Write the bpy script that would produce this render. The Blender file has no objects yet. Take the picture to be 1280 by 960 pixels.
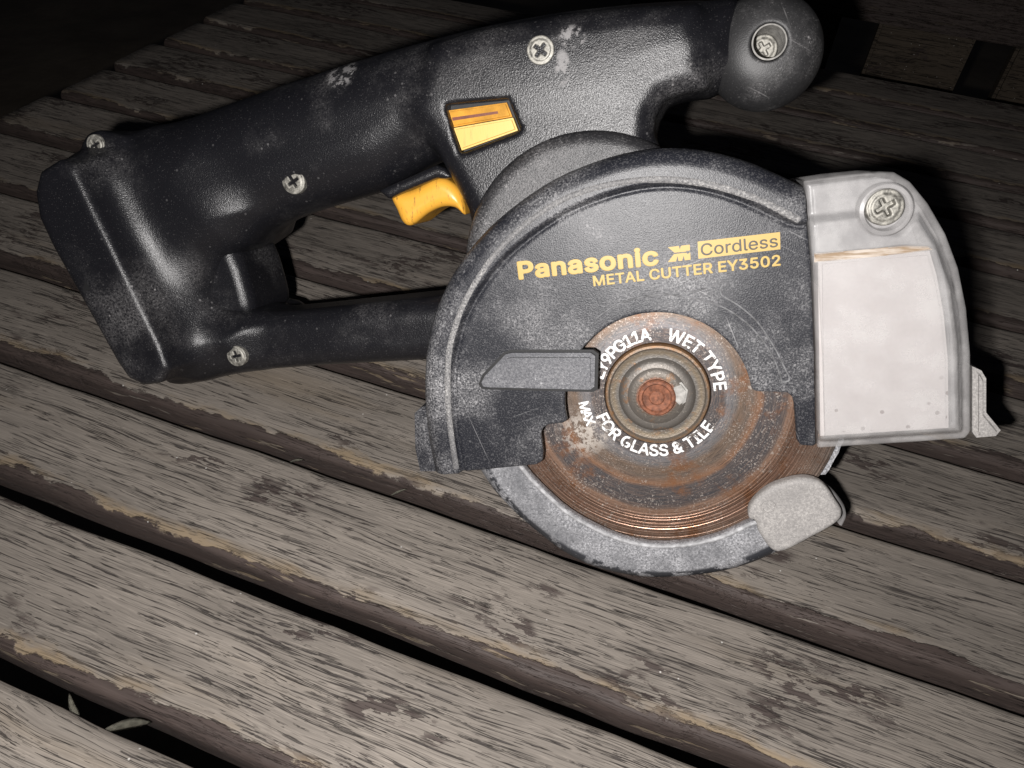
import bpy, bmesh, math, random
import numpy as np
from mathutils import Vector, Matrix

random.seed(7)
rng = np.random.default_rng(7)
SC = bpy.context.scene
COL = SC.collection

# ------------------------------------------------------------------ camera, light, exposure
CAM_H = 0.2195                       # lens above the table top
PITCH, ROLL = math.radians(43.53), math.radians(4.59)
FPX = 960.0                         # focal length in photo pixels (1280 wide)
r0 = Vector((1, 0, 0)); u0 = Vector((0, math.sin(PITCH), math.cos(PITCH))); b0 = Vector((0, -math.cos(PITCH), math.sin(PITCH)))
CR = r0 * math.cos(ROLL) + u0 * math.sin(ROLL)
CU = u0 * math.cos(ROLL) - r0 * math.sin(ROLL)
CB = b0
CAMPOS = Vector((0, 0, CAM_H))
cam = bpy.data.cameras.new('camera'); cam.sensor_width = 36; cam.lens = FPX / 1280 * 36
cam.clip_start = 0.01; cam.clip_end = 50
camo = bpy.data.objects.new('camera', cam); COL.objects.link(camo)
camo.matrix_world = Matrix(((CR.x, CU.x, CB.x, 0), (CR.y, CU.y, CB.y, 0), (CR.z, CU.z, CB.z, CAM_H), (0, 0, 0, 1)))
SC.camera = camo

w = bpy.data.worlds.new('World'); SC.world = w; w.use_nodes = True
w.node_tree.nodes['Background'].inputs[0].default_value = (0.6, 0.7, 1.0, 1)
w.node_tree.nodes['Background'].inputs[1].default_value = 0.006

fl = bpy.data.lights.new('phone_flash', 'POINT'); fl.energy = 4.35; fl.shadow_soft_size = 0.0028; fl.color = (1.0, 0.97, 0.95)
flo = bpy.data.objects.new('phone_flash', fl); COL.objects.link(flo)
flo.location = CAMPOS - CR * 0.0175 - CU * 0.009 + CB * 0.002

SC.view_settings.view_transform = 'Standard'; SC.view_settings.look = 'None'
SC.view_settings.exposure = 0.0; SC.view_settings.gamma = 1.0
SC.cycles.max_bounces = 6; SC.cycles.transparent_max_bounces = 12
SC.cycles.use_denoising = True

# ------------------------------------------------------------------ frames
# Tool frame: u to the right, v up along the blade cover, w out of the cover face (mm); origin on the blade axis.
TILT, YAW = math.radians(15.8), math.radians(11.5)
D0 = 225.5
ORG = np.array([(820.6 - 640) / FPX * D0, -(504.8 - 480) / FPX * D0, -D0])
_c, _s = math.cos(YAW), math.sin(YAW)
_R = np.array([[_c, 0, -_s], [0, 1, 0], [_s, 0, _c]])
TUc = _R @ np.array([1., 0, 0]); TVc = _R @ np.array([0, math.cos(TILT), math.sin(TILT)]); TWc = _R @ np.array([0, -math.sin(TILT), math.cos(TILT)])
def P(px, py, w=0.0):
    """photo measurement -> millimetres (u, v) on the plane at height w of the tool frame"""
    d = np.array([(px - 640) / FPX, -(py - 480) / FPX, -1.0])
    t = (ORG @ TWc + w) / (d @ TWc); q = d * t - ORG
    return (float(q @ TUc), float(q @ TVc))
def PP(pts, w=0.0): return [P(x, y, w) for x, y in pts]
def c2w(a): return CR * a[0] + CU * a[1] + CB * a[2]
TU, TV, TW = c2w(TUc), c2w(TVc), c2w(TWc)
TORG = CAMPOS + c2w(ORG) * 0.001
TM = Matrix(((TU.x, TV.x, TW.x, TORG.x), (TU.y, TV.y, TW.y, TORG.y), (TU.z, TV.z, TW.z, TORG.z), (0, 0, 0, 1)))
def ray(px, py):
    return (CR * ((px - 640) / FPX) - CU * ((py - 480) / FPX) - CB)

# ------------------------------------------------------------------ node helper
class NT:
    def __init__(s, name):
        s.m = bpy.data.materials.new(name); s.m.use_nodes = True
        s.t = s.m.node_tree; s.n = s.t.nodes; s.bsdf = s.n['Principled BSDF']
        s.tc = s.n.new('ShaderNodeTexCoord')
    def lk(s, a, b): s.t.links.new(a, b)
    def put(s, sock, v):
        if isinstance(v, bpy.types.NodeSocket): s.lk(v, sock)
        elif v is not None:
            if isinstance(v, (tuple, list)) and len(v) == 3 and sock.type == 'RGBA': v = (*v, 1)
            sock.default_value = v
    def obj(s): return s.tc.outputs['Object']
    def mapping(s, vec, scale=(1, 1, 1), loc=(0, 0, 0), rot=(0, 0, 0)):
        n = s.n.new('ShaderNodeMapping'); s.lk(vec, n.inputs[0]); s.put(n.inputs['Scale'], scale); s.put(n.inputs['Location'], loc); s.put(n.inputs['Rotation'], rot); return n.outputs[0]
    def noise(s, vec, scale, detail=2, rough=.5, dist=0, w=None):
        n = s.n.new('ShaderNodeTexNoise')
        if w is not None: n.noise_dimensions = '4D'; s.put(n.inputs['W'], w)
        s.lk(vec, n.inputs['Vector']); n.inputs['Scale'].default_value = scale; n.inputs['Detail'].default_value = detail
        n.inputs['Roughness'].default_value = rough; n.inputs['Distortion'].default_value = dist; return n.outputs[0]
    def voro(s, vec, scale, feature='F1'):
        n = s.n.new('ShaderNodeTexVoronoi'); n.feature = feature; s.lk(vec, n.inputs['Vector']); n.inputs['Scale'].default_value = scale; return n
    def ramp(s, fac, stops, interp='LINEAR'):
        n = s.n.new('ShaderNodeValToRGB'); n.color_ramp.interpolation = interp; s.lk(fac, n.inputs[0]); e = n.color_ramp.elements
        while len(e) < len(stops): e.new(0.5)
        for i, (p, c) in enumerate(stops):
            e[i].position = p; e[i].color = (c, c, c, 1) if isinstance(c, (int, float)) else (*c, 1)
        return n.outputs[0]
    def math(s, op, a, b=None, c=None, clamp=False):
        n = s.n.new('ShaderNodeMath'); n.operation = op; n.use_clamp = clamp; s.put(n.inputs[0], a)
        if b is not None: s.put(n.inputs[1], b)
        if c is not None: s.put(n.inputs[2], c)
        return n.outputs[0]
    def step(s, x, lo, hi): 
        n = s.n.new('ShaderNodeMapRange'); n.interpolation_type = 'SMOOTHSTEP'; s.put(n.inputs[0], x); s.put(n.inputs[1], lo); s.put(n.inputs[2], hi); return n.outputs[0]
    def mix(s, f, a, b, mode='MIX'):
        n = s.n.new('ShaderNodeMix'); n.data_type = 'RGBA'; n.blend_type = mode; s.put(n.inputs[0], f); s.put(n.inputs[6], a); s.put(n.inputs[7], b); return n.outputs[2]
    def sep(s, vec): n = s.n.new('ShaderNodeSeparateXYZ'); s.lk(vec, n.inputs[0]); return n.outputs
    def comb(s, x, y, z): n = s.n.new('ShaderNodeCombineXYZ'); s.put(n.inputs[0], x); s.put(n.inputs[1], y); s.put(n.inputs[2], z); return n.outputs[0]
    def rnd(s): return s.n.new('ShaderNodeObjectInfo').outputs['Random']
    def bump(s, h, strength, dist, normal=None):
        n = s.n.new('ShaderNodeBump'); n.inputs['Strength'].default_value = strength; n.inputs['Distance'].default_value = dist; s.lk(h, n.inputs['Height'])
        if normal is not None: s.lk(normal, n.inputs['Normal'])
        return n.outputs[0]
    def set(s, **k):
        names = dict(col='Base Color', rough='Roughness', metal='Metallic', normal='Normal', spec='Specular IOR Level', alpha='Alpha', aniso='Anisotropic', tangent='Tangent', ior='IOR', sss='Subsurface Weight', trans='Transmission Weight', coat='Coat Weight', crough='Coat Roughness')
        for a, v in k.items(): s.put(s.bsdf.inputs[names[a]], v)
        return s.m

def plastic(name, base=(.012, .012, .014), rough=.42, dust=(.30, .29, .29), patch=(.50, .75), amount=.35, speck=.66, grain=2600, gstr=.35, scratch=.0, seed=0, spec=.5, pscale=28, haze=.0, smear=None, worn=None):
    t = NT(name); o = t.mapping(t.obj(), loc=(seed * 1.3, seed * .7, seed * .31))
    big = t.step(t.noise(o, pscale, 6, .62), *patch)
    fine = t.noise(o, 1500, 4, .7)
    cloud = t.math('MULTIPLY', big, t.step(fine, .32, .72))
    sp1 = t.math('MAXIMUM', t.step(t.noise(o, 2300, 1, .5), speck, speck + .07), t.step(t.noise(o, 1150, 2, .5), speck + .03, speck + .08))
    v = t.voro(o, 420); rndv = t.sep(v.outputs['Color'])[0]
    sp2 = t.math('MULTIPLY', t.step(v.outputs['Distance'], .20, .10), t.step(rndv, .86, .9))
    d = t.math('ADD', t.math('MULTIPLY', cloud, amount), t.math('MULTIPLY', sp1, t.math('MULTIPLY_ADD', big, .40, .10)), clamp=True)
    d = t.math('ADD', d, t.math('MULTIPLY', sp2, t.math('MULTIPLY_ADD', big, .5, .15)), clamp=True)
    d = t.math('ADD', d, t.math('MULTIPLY', t.noise(o, 900, 3, .6), haze), clamp=True)
    if scratch > 0:
        for k, a in enumerate((.5, -.35, 1.2, .85)):
            m = t.mapping(t.mapping(o, rot=(0, 0, a)), scale=(30, 1700, 30), loc=(k * 3.1, 0, 0))
            s1 = t.math('MULTIPLY', t.step(t.noise(m, 1, 2, .5), .70, .76), t.step(t.noise(o, 60 + 9 * k, 2, .5), .5, .62))
            d = t.math('ADD', d, t.math('MULTIPLY', s1, scratch), clamp=True)
    if smear:                       # dried splash: ellipse (x, y, half-width, half-height in m) broken up by noise
        x, y, z = t.sep(t.obj())
        for sx, sy, ra, rb in smear:
            ex = t.math('DIVIDE', t.math('SUBTRACT', x, sx), ra); ey = t.math('DIVIDE', t.math('SUBTRACT', y, sy), rb)
            el = t.step(t.math('ADD', t.math('MULTIPLY', ex, ex), t.math('MULTIPLY', ey, ey)), 1.0, .35)
            d = t.math('MAXIMUM', d, t.math('MULTIPLY', t.math('MULTIPLY', el, t.step(t.noise(o, 330, 5, .7), .46, .56)), .75))
    if worn:                        # rubbed black along the outer rim
        x, y, z = t.sep(t.obj())
        r = t.math('SQRT', t.math('ADD', t.math('MULTIPLY', x, x), t.math('MULTIPLY', y, y)))
        band = t.step(r, worn - .0012, worn)
        d = t.math('MULTIPLY', d, t.math('SUBTRACT', 1.0, t.math('MULTIPLY', band, t.step(t.noise(o, 130, 5, .7), .44, .50))))
    col = t.mix(d, base, dust)
    gr = t.noise(o, grain, 2, .6)
    nb = t.bump(gr, gstr, .00022)
    return t.set(col=col, rough=t.math('MULTIPLY_ADD', d, .35, rough, clamp=True), normal=nb, spec=spec)

def simple(name, col, rough=.5, metal=0, noise=.25, scale=300, bump=.1, spec=.5):
    t = NT(name); n = t.noise(t.obj(), scale, 4, .6)
    c = t.mix(t.step(n, .3, .75), tuple(x * (1 - noise) for x in col), tuple(min(1, x * (1 + noise)) for x in col))
    return t.set(col=c, rough=rough, metal=metal, normal=t.bump(n, bump, .0003), spec=spec)

M = {}
SMEAR = [(x * .001, y * .001, a, b) for (x, y), a, b in ((P(716, 46, -12), .0045, .0035), (P(704, 85, -12), .0025, .0055), (P(425, 92, -18), .006, .005))]
M['body'] = plastic('black_grained_plastic', base=(.008, .008, .010), rough=.31, amount=.34, patch=(.48, .74), gstr=.5, seed=1, spec=.45, smear=SMEAR)
M['case'] = plastic('dusty_black_plastic', base=(.012, .012, .014), rough=.36, amount=.40, patch=(.38, .68), gstr=.7, seed=2, speck=.60, haze=.05)
M['cover'] = plastic('scuffed_cover_plastic', base=(.010, .011, .016), rough=.36, dust=(.38, .375, .38), amount=.62, patch=(.40, .74), gstr=.35, scratch=.4, seed=3, speck=.56, haze=.03, pscale=38, spec=.36)
M['bead'] = plastic('abraded_bead_plastic', base=(.06, .06, .065), rough=.5, dust=(.40, .39, .38), amount=.7, patch=(.3, .65), gstr=.6, seed=8, speck=.58, haze=.15)
M['pointer'] = plastic('pointer_plastic', base=(.07, .071, .08), rough=.34, dust=(.36, .36, .37), amount=.45, patch=(.4, .7), gstr=.3, scratch=.3, seed=12, haze=.06)
M['guard'] = plastic('chalky_guard_plastic', base=(.030, .032, .038), rough=.48, dust=(.50, .50, .52), amount=.85, patch=(.30, .72), gstr=.4, scratch=.6, seed=4, speck=.60, haze=.42, pscale=55, worn=.0585)
M['ball'] = plastic('rubber_ball', base=(.016, .016, .017), rough=.48, amount=.32, patch=(.45, .72), gstr=.3, scratch=.3, seed=5, pscale=60, haze=.04)
M['smooth'] = plastic('smooth_black_plastic', rough=.3, amount=.16, gstr=.15, seed=6, speck=.70)
M['yellow'] = simple('yellow_plastic', (.72, .36, .045), .38, noise=.06, bump=.05)

def yellow_mat():
    t = NT('grimy_yellow_plastic'); o = t.obj()
    n = t.noise(t.mapping(o, scale=(900, 160, 400), rot=(0, 0, .15)), 1, 4, .7)
    y = t.sep(o)[1]
    g = t.step(n, .56, .70)
    return t.set(col=t.mix(t.math('MULTIPLY', g, .75), (.74, .37, .045), (.10, .065, .03)), rough=.36, normal=t.bump(n, .08, .0002))
M['yellow_grime'] = yellow_mat()
def slide_mat():
    t = NT('worn_slide_plastic'); o = t.obj()
    n = t.noise(t.mapping(o, scale=(700, 120, 200), rot=(0, 0, .15)), 1, 4, .7)
    return t.set(col=t.mix(t.math('MULTIPLY', t.step(n, .55, .75), .5), (.70, .46, .12), (.25, .15, .06)), rough=.4, normal=t.bump(n, .1, .0002))
M['slide'] = slide_mat()
M['amber'] = simple('amber_plastic', (.55, .27, .04), .2, noise=.25, scale=200)
M['slit'] = simple('red_slit', (.16, .035, .012), .5)
M['black'] = simple('dark_recess', (.008, .008, .009), .6)
def screw_mat():
    t = NT('dusty_zinc'); n = t.noise(t.obj(), 900, 4, .65)
    return t.set(col=t.ramp(n, [(.3, (.10, .095, .085)), (.55, (.30, .29, .26)), (.75, (.5, .48, .43))]), rough=t.ramp(n, [(.3, .35), (.7, .7)]), metal=.55, normal=t.bump(n, .4, .0003))
M['screw'] = screw_mat()
def gold_mat():
    t = NT('gold_print'); o = t.obj(); n = t.noise(o, 1500, 3, .6); b = t.noise(o, 160, 4, .7)
    wear = t.math('MAXIMUM', t.step(n, .68, .74), t.step(b, .70, .74))
    return t.set(col=t.mix(t.math('MULTIPLY', wear, .7), (.47, .32, .085), (.06, .055, .05)), rough=.5)
M['gold'] = gold_mat()
M['emboss'] = simple('pale_emboss_plastic', (.15, .15, .155), .6, noise=.5, scale=400)  # emboss lines coloured paler than the cover
M['inner'] = simple('grey_inner_wall', (.17, .17, .175), .6, noise=.25, scale=120)
M['lip'] = simple('rubbed_lip_plastic', (.36, .36, .37), .55, noise=.35, scale=500)
M['print_dark'] = simple('dark_print', (.05, .045, .04), .5)
def white_mat():
    t = NT('worn_white_print'); n = t.noise(t.obj(), 420, 5, .7)
    return t.set(col=t.mix(t.step(n, .56, .62), (.80, .80, .79), (.10, .085, .075)), rough=.55)
M['white'] = white_mat()

def RING(t, r, polish, base_n):
    g = t.noise(t.comb(t.math('MULTIPLY', r, 1.0), 0.0, 0.0), 1.7, 2, .6)          # turned grooves
    n = t.n.new('ShaderNodeBump'); n.inputs['Distance'].default_value = .0006; t.lk(g, n.inputs['Height']); t.lk(base_n, n.inputs['Normal'])
    t.lk(t.math('MULTIPLY_ADD', polish, .62, .05), n.inputs['Strength']); return n.outputs[0]
def blade_mat():
    t = NT('rusty_blade_steel'); o = t.obj(); x, y, z = t.sep(o)
    r = t.math('MULTIPLY', t.math('SQRT', t.math('ADD', t.math('MULTIPLY', x, x), t.math('MULTIPLY', y, y))), 1000)   # mm
    ang = t.math('ARCTAN2', y, x)
    pol = t.comb(t.math('MULTIPLY', r, 1.0), t.math('MULTIPLY', ang, 1.5), 0.0)
    wob = t.noise(o, 90, 3, .6)
    rr = t.math('ADD', r, t.math('MULTIPLY_ADD', wob, 2.4, -1.2))
    fac = t.math('DIVIDE', rr, 56)
    base = t.ramp(fac, [(.0, (.09, .06, .045)), (.29, (.05, .047, .05)), (.355, (.055, .052, .055)), (.375, (.15, .15, .16)), (.415, (.13, .125, .125)), (.445, (.16, .115, .085)), (.50, (.13, .10, .08)), (.545, (.22, .115, .065)), (.565, (.07, .065, .068)), (.66, (.05, .048, .053)), (.685, (.10, .075, .065)), (.70, (.24, .145, .10)), (.80, (.29, .17, .12)), (.88, (.33, .22, .165)), (.96, (.30, .23, .19)), (1.0, (.17, .15, .135))])
    ringn = t.noise(pol, 3.2, 6, .8)
    base = t.mix(t.step(ringn, .44, .68), base, t.mix(.38, base, (.40, .27, .20)))
    ringd = t.noise(t.mapping(pol, loc=(7, 3, 1)), 3.1, 4, .7)
    base = t.mix(t.math('MULTIPLY', t.step(ringd, .53, .66), .6), base, (.035, .032, .035))
    rust = t.noise(t.mapping(o, loc=(.4, .1, 0)), 70, 6, .7)
    base = t.mix(t.math('MULTIPLY', t.step(rust, .52, .66), .65), base, (.21, .085, .03))
    gran = t.noise(o, 2000, 3, .65)
    base = t.mix(t.math('MULTIPLY', t.math('MULTIPLY', t.step(gran, .56, .66), t.step(t.noise(o, 150, 4, .6), .38, .62)), .8), base, (.52, .46, .41))
    base = t.mix(t.math('MULTIPLY', t.step(gran, .40, .32), .45), base, (.03, .025, .022))
    # mineral splashes near the notch on the left
    dx = t.math('ADD', x, .0225); dy = t.math('ADD', y, .0130)
    dd = t.math('SQRT', t.math('ADD', t.math('MULTIPLY', dx, dx), t.math('MULTIPLY', dy, dy)))
    spl = t.math('MULTIPLY', t.step(dd, .011, .002), t.step(t.noise(o, 420, 5, .75), .46, .56))
    spl2 = t.math('MULTIPLY', t.step(t.noise(o, 60, 5, .7), .52, .62), t.step(t.noise(o, 700, 4, .7), .57, .64))
    base = t.mix(t.math('MAXIMUM', spl, t.math('MULTIPLY', spl2, .6)), base, (.52, .47, .42))
    h = t.math('MULTIPLY', t.math('ADD', t.math('MULTIPLY', ringn, .8), t.math('MULTIPLY', gran, .6)), t.math('MULTIPLY_ADD', t.step(r, 38, 42), -.85, 1.0))
    polish = t.step(r, 38, 42)
    return t.set(col=base, rough=t.math('MULTIPLY_ADD', polish, -.26, .52), metal=t.math('MULTIPLY_ADD', polish, .35, .40), normal=RING(t, r, polish, t.bump(h, .22, .0004)))
M['blade'] = blade_mat()
def flange_mat():
    t = NT('rusted_flange_steel'); o = t.obj(); x, y, z = t.sep(o)
    r = t.math('MULTIPLY', t.math('SQRT', t.math('ADD', t.math('MULTIPLY', x, x), t.math('MULTIPLY', y, y))), 1000)
    n = t.noise(o, 190, 6, .7); g = t.noise(o, 1300, 3, .6)
    rr = t.math('DIVIDE', t.math('ADD', r, t.math('MULTIPLY_ADD', n, 2.4, -1.2)), 16.5)
    c = t.ramp(rr, [(0, (.24, .09, .045)), (.33, (.22, .085, .045)), (.38, (.10, .085, .07)), (.55, (.17, .155, .14)), (.72, (.12, .11, .10)), (.80, (.16, .125, .085)), (.88, (.14, .12, .10)), (.95, (.22, .12, .055)), (1.0, (.16, .08, .04))])
    c = t.mix(t.math('MULTIPLY', t.step(n, .55, .68), .7), c, (.24, .12, .05))
    c = t.mix(t.math('MULTIPLY', t.step(g, .62, .72), .6), c, (.40, .36, .31))
    return t.set(col=c, rough=.5, metal=.45, normal=t.bump(t.math('ADD', n, g), .3, .0004))
M['flange'] = flange_mat()
M['rust'] = simple('orange_rust', (.20, .075, .04), .75, noise=.5, scale=700, bump=.5)
def shell_mat():
    t = NT('frosted_clear_plastic'); o = t.obj()
    n = t.noise(o, 120, 5, .65); g = t.noise(o, 1500, 2, .5)
    a = t.math('MULTIPLY_ADD', t.step(n, .35, .7), .10, .27)
    return t.set(col=t.mix(t.step(n, .3, .7), (.52, .505, .505), (.66, .645, .64)), rough=t.math('MULTIPLY_ADD', n, .25, .18), alpha=a, normal=t.bump(g, .05, .0002), spec=.55)
M['shell'] = shell_mat()
def liner_mat():
    t = NT('dust_filled_liner'); o = t.obj()
    n = t.noise(o, 45, 5, .6); x, y, z = t.sep(o)
    c = t.mix(t.step(n, .3, .7), (.54, .495, .48), (.62, .575, .56))
    v = t.voro(o, 420); k = t.sep(v.outputs['Color'])[0]
    zone = t.step(t.math('ABSOLUTE', t.math('ADD', y, .001)), .012, .004)
    sp = t.math('MULTIPLY', t.math('MULTIPLY', t.step(v.outputs['Distance'], .30, .20), t.step(k, .80, .82)), zone)
    c = t.mix(sp, c, (.10, .045, .03))
    return t.set(col=c, rough=.6)
M['liner'] = liner_mat()
def grime_mat():
    t = NT('brown_grime'); n = t.noise(t.mapping(t.obj(), scale=(80, 700, 700)), 1, 4, .6)
    return t.set(col=t.mix(t.step(n, .4, .6), (.27, .19, .12), (.50, .44, .38)), rough=.7)
M['grime'] = grime_mat()
M['frost'] = plastic('chalk_dusted_plastic', base=(.22, .21, .205), rough=.6, dust=(.46, .44, .42), amount=.8, patch=(.25, .6), gstr=.4, seed=9, speck=.62, haze=.2, pscale=60)
M['pale_grey'] = simple('pale_grey_matt', (.34, .33, .31), .8, noise=.3, scale=500)  # pale grey for the painted flange highlight and the hole sleeve

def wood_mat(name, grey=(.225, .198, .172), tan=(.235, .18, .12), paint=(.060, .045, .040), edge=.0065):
    t = NT(name); o = t.obj(); rd = t.math('MULTIPLY', t.rnd(), 37.0)
    x, y, z = t.sep(o)
    warp = t.noise(t.mapping(o, scale=(9, 30, 9)), 1, 3, .5, w=rd)
    wv = t.math('MULTIPLY_ADD', warp, .010, -.005)
    ov = t.comb(x, t.math('ADD', y, wv), z)
    def st(sx, sy, det, rg, off=0.0): return t.noise(t.mapping(ov, scale=(sx, sy, sy), loc=(off, 0, 0)), 1, det, rg, w=rd)
    tone = st(7, 60, 5, .6)
    fibre = st(70, 2200, 3, .65, 2.0)
    crack = st(42, 900, 4, .62, 5.0)
    lines = t.math('ABSOLUTE', t.math('SUBTRACT', st(9, 430, 3, .55, 17.), .5))
    lines2 = t.math('ABSOLUTE', t.math('SUBTRACT', st(16, 800, 3, .55, 27.), .5))
    crack2 = st(110, 1500, 3, .6, 9.0)
    zone = t.noise(t.mapping(o, scale=(16, 38, 16), loc=(4, 0, 0)), 1, 4, .6, w=rd)
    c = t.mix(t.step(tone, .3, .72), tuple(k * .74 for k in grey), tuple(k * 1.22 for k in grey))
    c = t.mix(t.math('MULTIPLY', t.step(st(5, 45, 3, .5, 13.), .56, .72), .45), c, tan)
    c = t.mix(t.math('MULTIPLY', t.step(fibre, .42, .60), .28), c, tuple(k * .42 for k in grey))
    c = t.mix(t.math('MULTIPLY', t.step(st(120, 2600, 2, .5, 3.3), .56, .70), .30), c, tuple(k * 1.9 for k in grey))
    cr = t.math('MAXIMUM', t.step(crack, .622, .64), t.math('MULTIPLY', t.step(crack2, .615, .63), t.step(zone, .42, .55)))
    ln = t.math('MAXIMUM', t.math('MULTIPLY', t.step(lines, .013, .006), t.step(st(34, 260, 2, .5, 51.), .45, .52)), t.math('MULTIPLY', t.step(lines2, .013, .006), t.math('MULTIPLY', t.step(st(44, 300, 2, .5, 61.), .50, .57), .85)))
    cr = t.math('MAXIMUM', cr, ln)
    c = t.mix(t.math('MULTIPLY', cr, .82), c, (.028, .023, .022))
    # flaking patches of the old brown stain
    fl = t.noise(t.mapping(ov, scale=(105, 330, 105), loc=(1, 8, 0)), 1, 5, .68, w=rd)
    flake = t.math('MULTIPLY', t.step(fl, .50, .525), t.step(zone, .535, .60))
    c = t.mix(t.math('MULTIPLY', flake, .85), c, (.050, .036, .033))
    # stain left on the edges: ragged border, bare tan wood next to it
    ed = t.noise(t.mapping(o, scale=(75, 190, 75), loc=(3, 1, 0)), 1, 5, .66, w=rd)
    edb = t.noise(t.mapping(o, scale=(11, 11, 11), loc=(6, 2, 0)), 1, 2, .5, w=rd)
    dist = t.math('ADD', y, .0198)                                  # metres from the near edge
    lim = t.math('ADD', t.math('MULTIPLY_ADD', ed, .011, edge - .0100), t.math('MULTIPLY_ADD', edb, .012, -.0075))
    dl = t.math('SUBTRACT', dist, lim)
    c = t.mix(t.math('MULTIPLY', t.step(dl, .0045, .0010), t.step(st(22, 60, 4, .6, 41.), .42, .60)), c, tan)
    side = t.step(z, -.0015, -.0028)
    worn = t.step(st(30, 240, 4, .65, 21.), .60, .64)
    pm = t.math('MAXIMUM', t.step(dl, .0004, -.0003), side)
    pm = t.math('MULTIPLY', pm, t.math('MULTIPLY_ADD', worn, -.75, 1.0))
    pc = t.mix(t.step(st(20, 300, 4, .6, 31.), .35, .7), tuple(k * .85 for k in paint), tuple(k * 1.25 for k in paint))
    c = t.mix(pm, c, pc)
    v = t.voro(o, 300); k = t.sep(v.outputs['Color'])[1]
    sp = t.math('MULTIPLY', t.step(v.outputs['Distance'], .12, .07), t.step(k, .94, .95))
    c = t.mix(sp, c, (.5, .48, .45))
    h = t.math('SUBTRACT', t.math('MULTIPLY', fibre, .35), t.math('ADD', cr, t.math('MULTIPLY', flake, -.35)))
    h = t.math('ADD', h, t.math('MULTIPLY', pm, .6))
    return t.set(col=c, rough=t.math('MULTIPLY_ADD', pm, -.12, .72), normal=t.bump(h, .85, .0008), spec=.32)
M['wood'] = wood_mat('weathered_slat_wood')
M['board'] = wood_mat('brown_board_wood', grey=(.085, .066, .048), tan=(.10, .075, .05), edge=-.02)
M['frame_wood'] = simple('dark_frame_wood', (.05, .038, .03), .7, noise=.4, scale=60)
def floor_mat():
    t = NT('earth_floor'); n = t.noise(t.obj(), 6, 8, .65); g = t.noise(t.obj(), 90, 5, .6)
    return t.set(col=t.mix(t.step(n, .3, .7), (.22, .175, .125), (.36, .29, .21)), rough=.85, normal=t.bump(g, .4, .004))
M['floor'] = floor_mat()
def leaf_mat():
    t = NT('dry_leaf'); n = t.noise(t.obj(), 500, 4, .6)
    return t.set(col=t.mix(t.step(n, .3, .7), (.10, .095, .075), (.20, .19, .15)), rough=.7)
M['leaf'] = leaf_mat()

# ------------------------------------------------------------------ mesh helpers
def link(name, me, mat, parent=None):
    o = bpy.data.objects.new(name, me); COL.objects.link(o)
    if mat is not None and not me.materials: me.materials.append(mat)
    if parent is not None: o.parent = parent
    return o
def empty(name, loc, label, cat, group=None):
    o = bpy.data.objects.new(name, None); COL.objects.link(o); o.location = loc; o.empty_display_size = .02
    o['label'] = label; o['category'] = cat
    if group: o['group'] = group
    return o
def mesh_np(name, verts, quads, smooth=True):
    me = bpy.data.meshes.new(name)
    me.vertices.add(len(verts)); me.vertices.foreach_set('co', np.asarray(verts, dtype=np.float32).ravel())
    n = len(quads); me.loops.add(n * 4); me.polygons.add(n)
    me.loops.foreach_set('vertex_index', np.asarray(quads, dtype=np.int32).ravel())
    me.polygons.foreach_set('loop_start', np.arange(0, n * 4, 4, dtype=np.int32))
    me.update(calc_edges=True); me.validate()
    if smooth: me.polygons.foreach_set('use_smooth', np.ones(n, dtype=bool))
    return me

def surface_nets(F, org, h):
    """F: 3-D field (inside < 0); returns vertices (mm) and quads"""
    S = F < 0
    nx, ny, nz = F.shape
    cnt = np.zeros((nx - 1, ny - 1, nz - 1), np.float32); acc = np.zeros((nx - 1, ny - 1, nz - 1, 3), np.float32)
    offs = [(0, 0), (1, 0), (0, 1), (1, 1)]
    for ax in range(3):
        a = [slice(None)] * 3; b = [slice(None)] * 3
        a[ax] = slice(0, -1); b[ax] = slice(1, None)
        Fa, Fb = F[tuple(a)], F[tuple(b)]
        cr = S[tuple(a)] != S[tuple(b)]
        tt = np.where(cr, Fa / np.where(cr, Fa - Fb, 1), 0).astype(np.float32)
        o1, o2 = [i for i in range(3) if i != ax]
        for p, q in offs:
            sl = [slice(None)] * 3
            sl[o1] = slice(p, F.shape[o1] - 1 + p); sl[o2] = slice(q, F.shape[o2] - 1 + q)
            c = cr[tuple(sl)]; cnt += c
            acc[..., ax] += np.where(c, tt[tuple(sl)], 0)
            acc[..., o1] += c * p; acc[..., o2] += c * q
    act = cnt > 0
    idx = -np.ones(act.shape, np.int64); ids = np.argwhere(act); idx[act] = np.arange(len(ids))
    V = (ids + acc[act] / cnt[act][:, None]) * h + np.asarray(org)
    Q = []
    for ax in range(3):
        o1, o2 = [(1, 2), (2, 0), (0, 1)][ax]
        a = [slice(None)] * 3; b = [slice(None)] * 3
        a[ax] = slice(0, -1); b[ax] = slice(1, None)
        sa, sb = S[tuple(a)], S[tuple(b)]
        e = np.argwhere(sa != sb)
        ok = (e[:, o1] > 0) & (e[:, o2] > 0) & (e[:, o1] < F.shape[o1] - 1) & (e[:, o2] < F.shape[o2] - 1)
        e = e[ok]; ins = sa[tuple(e.T)]
        def at(d1, d2):
            k = e.copy(); k[:, o1] += d1; k[:, o2] += d2; return idx[tuple(k.T)]
        q = np.stack([at(-1, -1), at(0, -1), at(0, 0), at(-1, 0)], 1)
        q[~ins] = q[~ins][:, ::-1]
        Q.append(q)
    return V, np.concatenate(Q)

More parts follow.
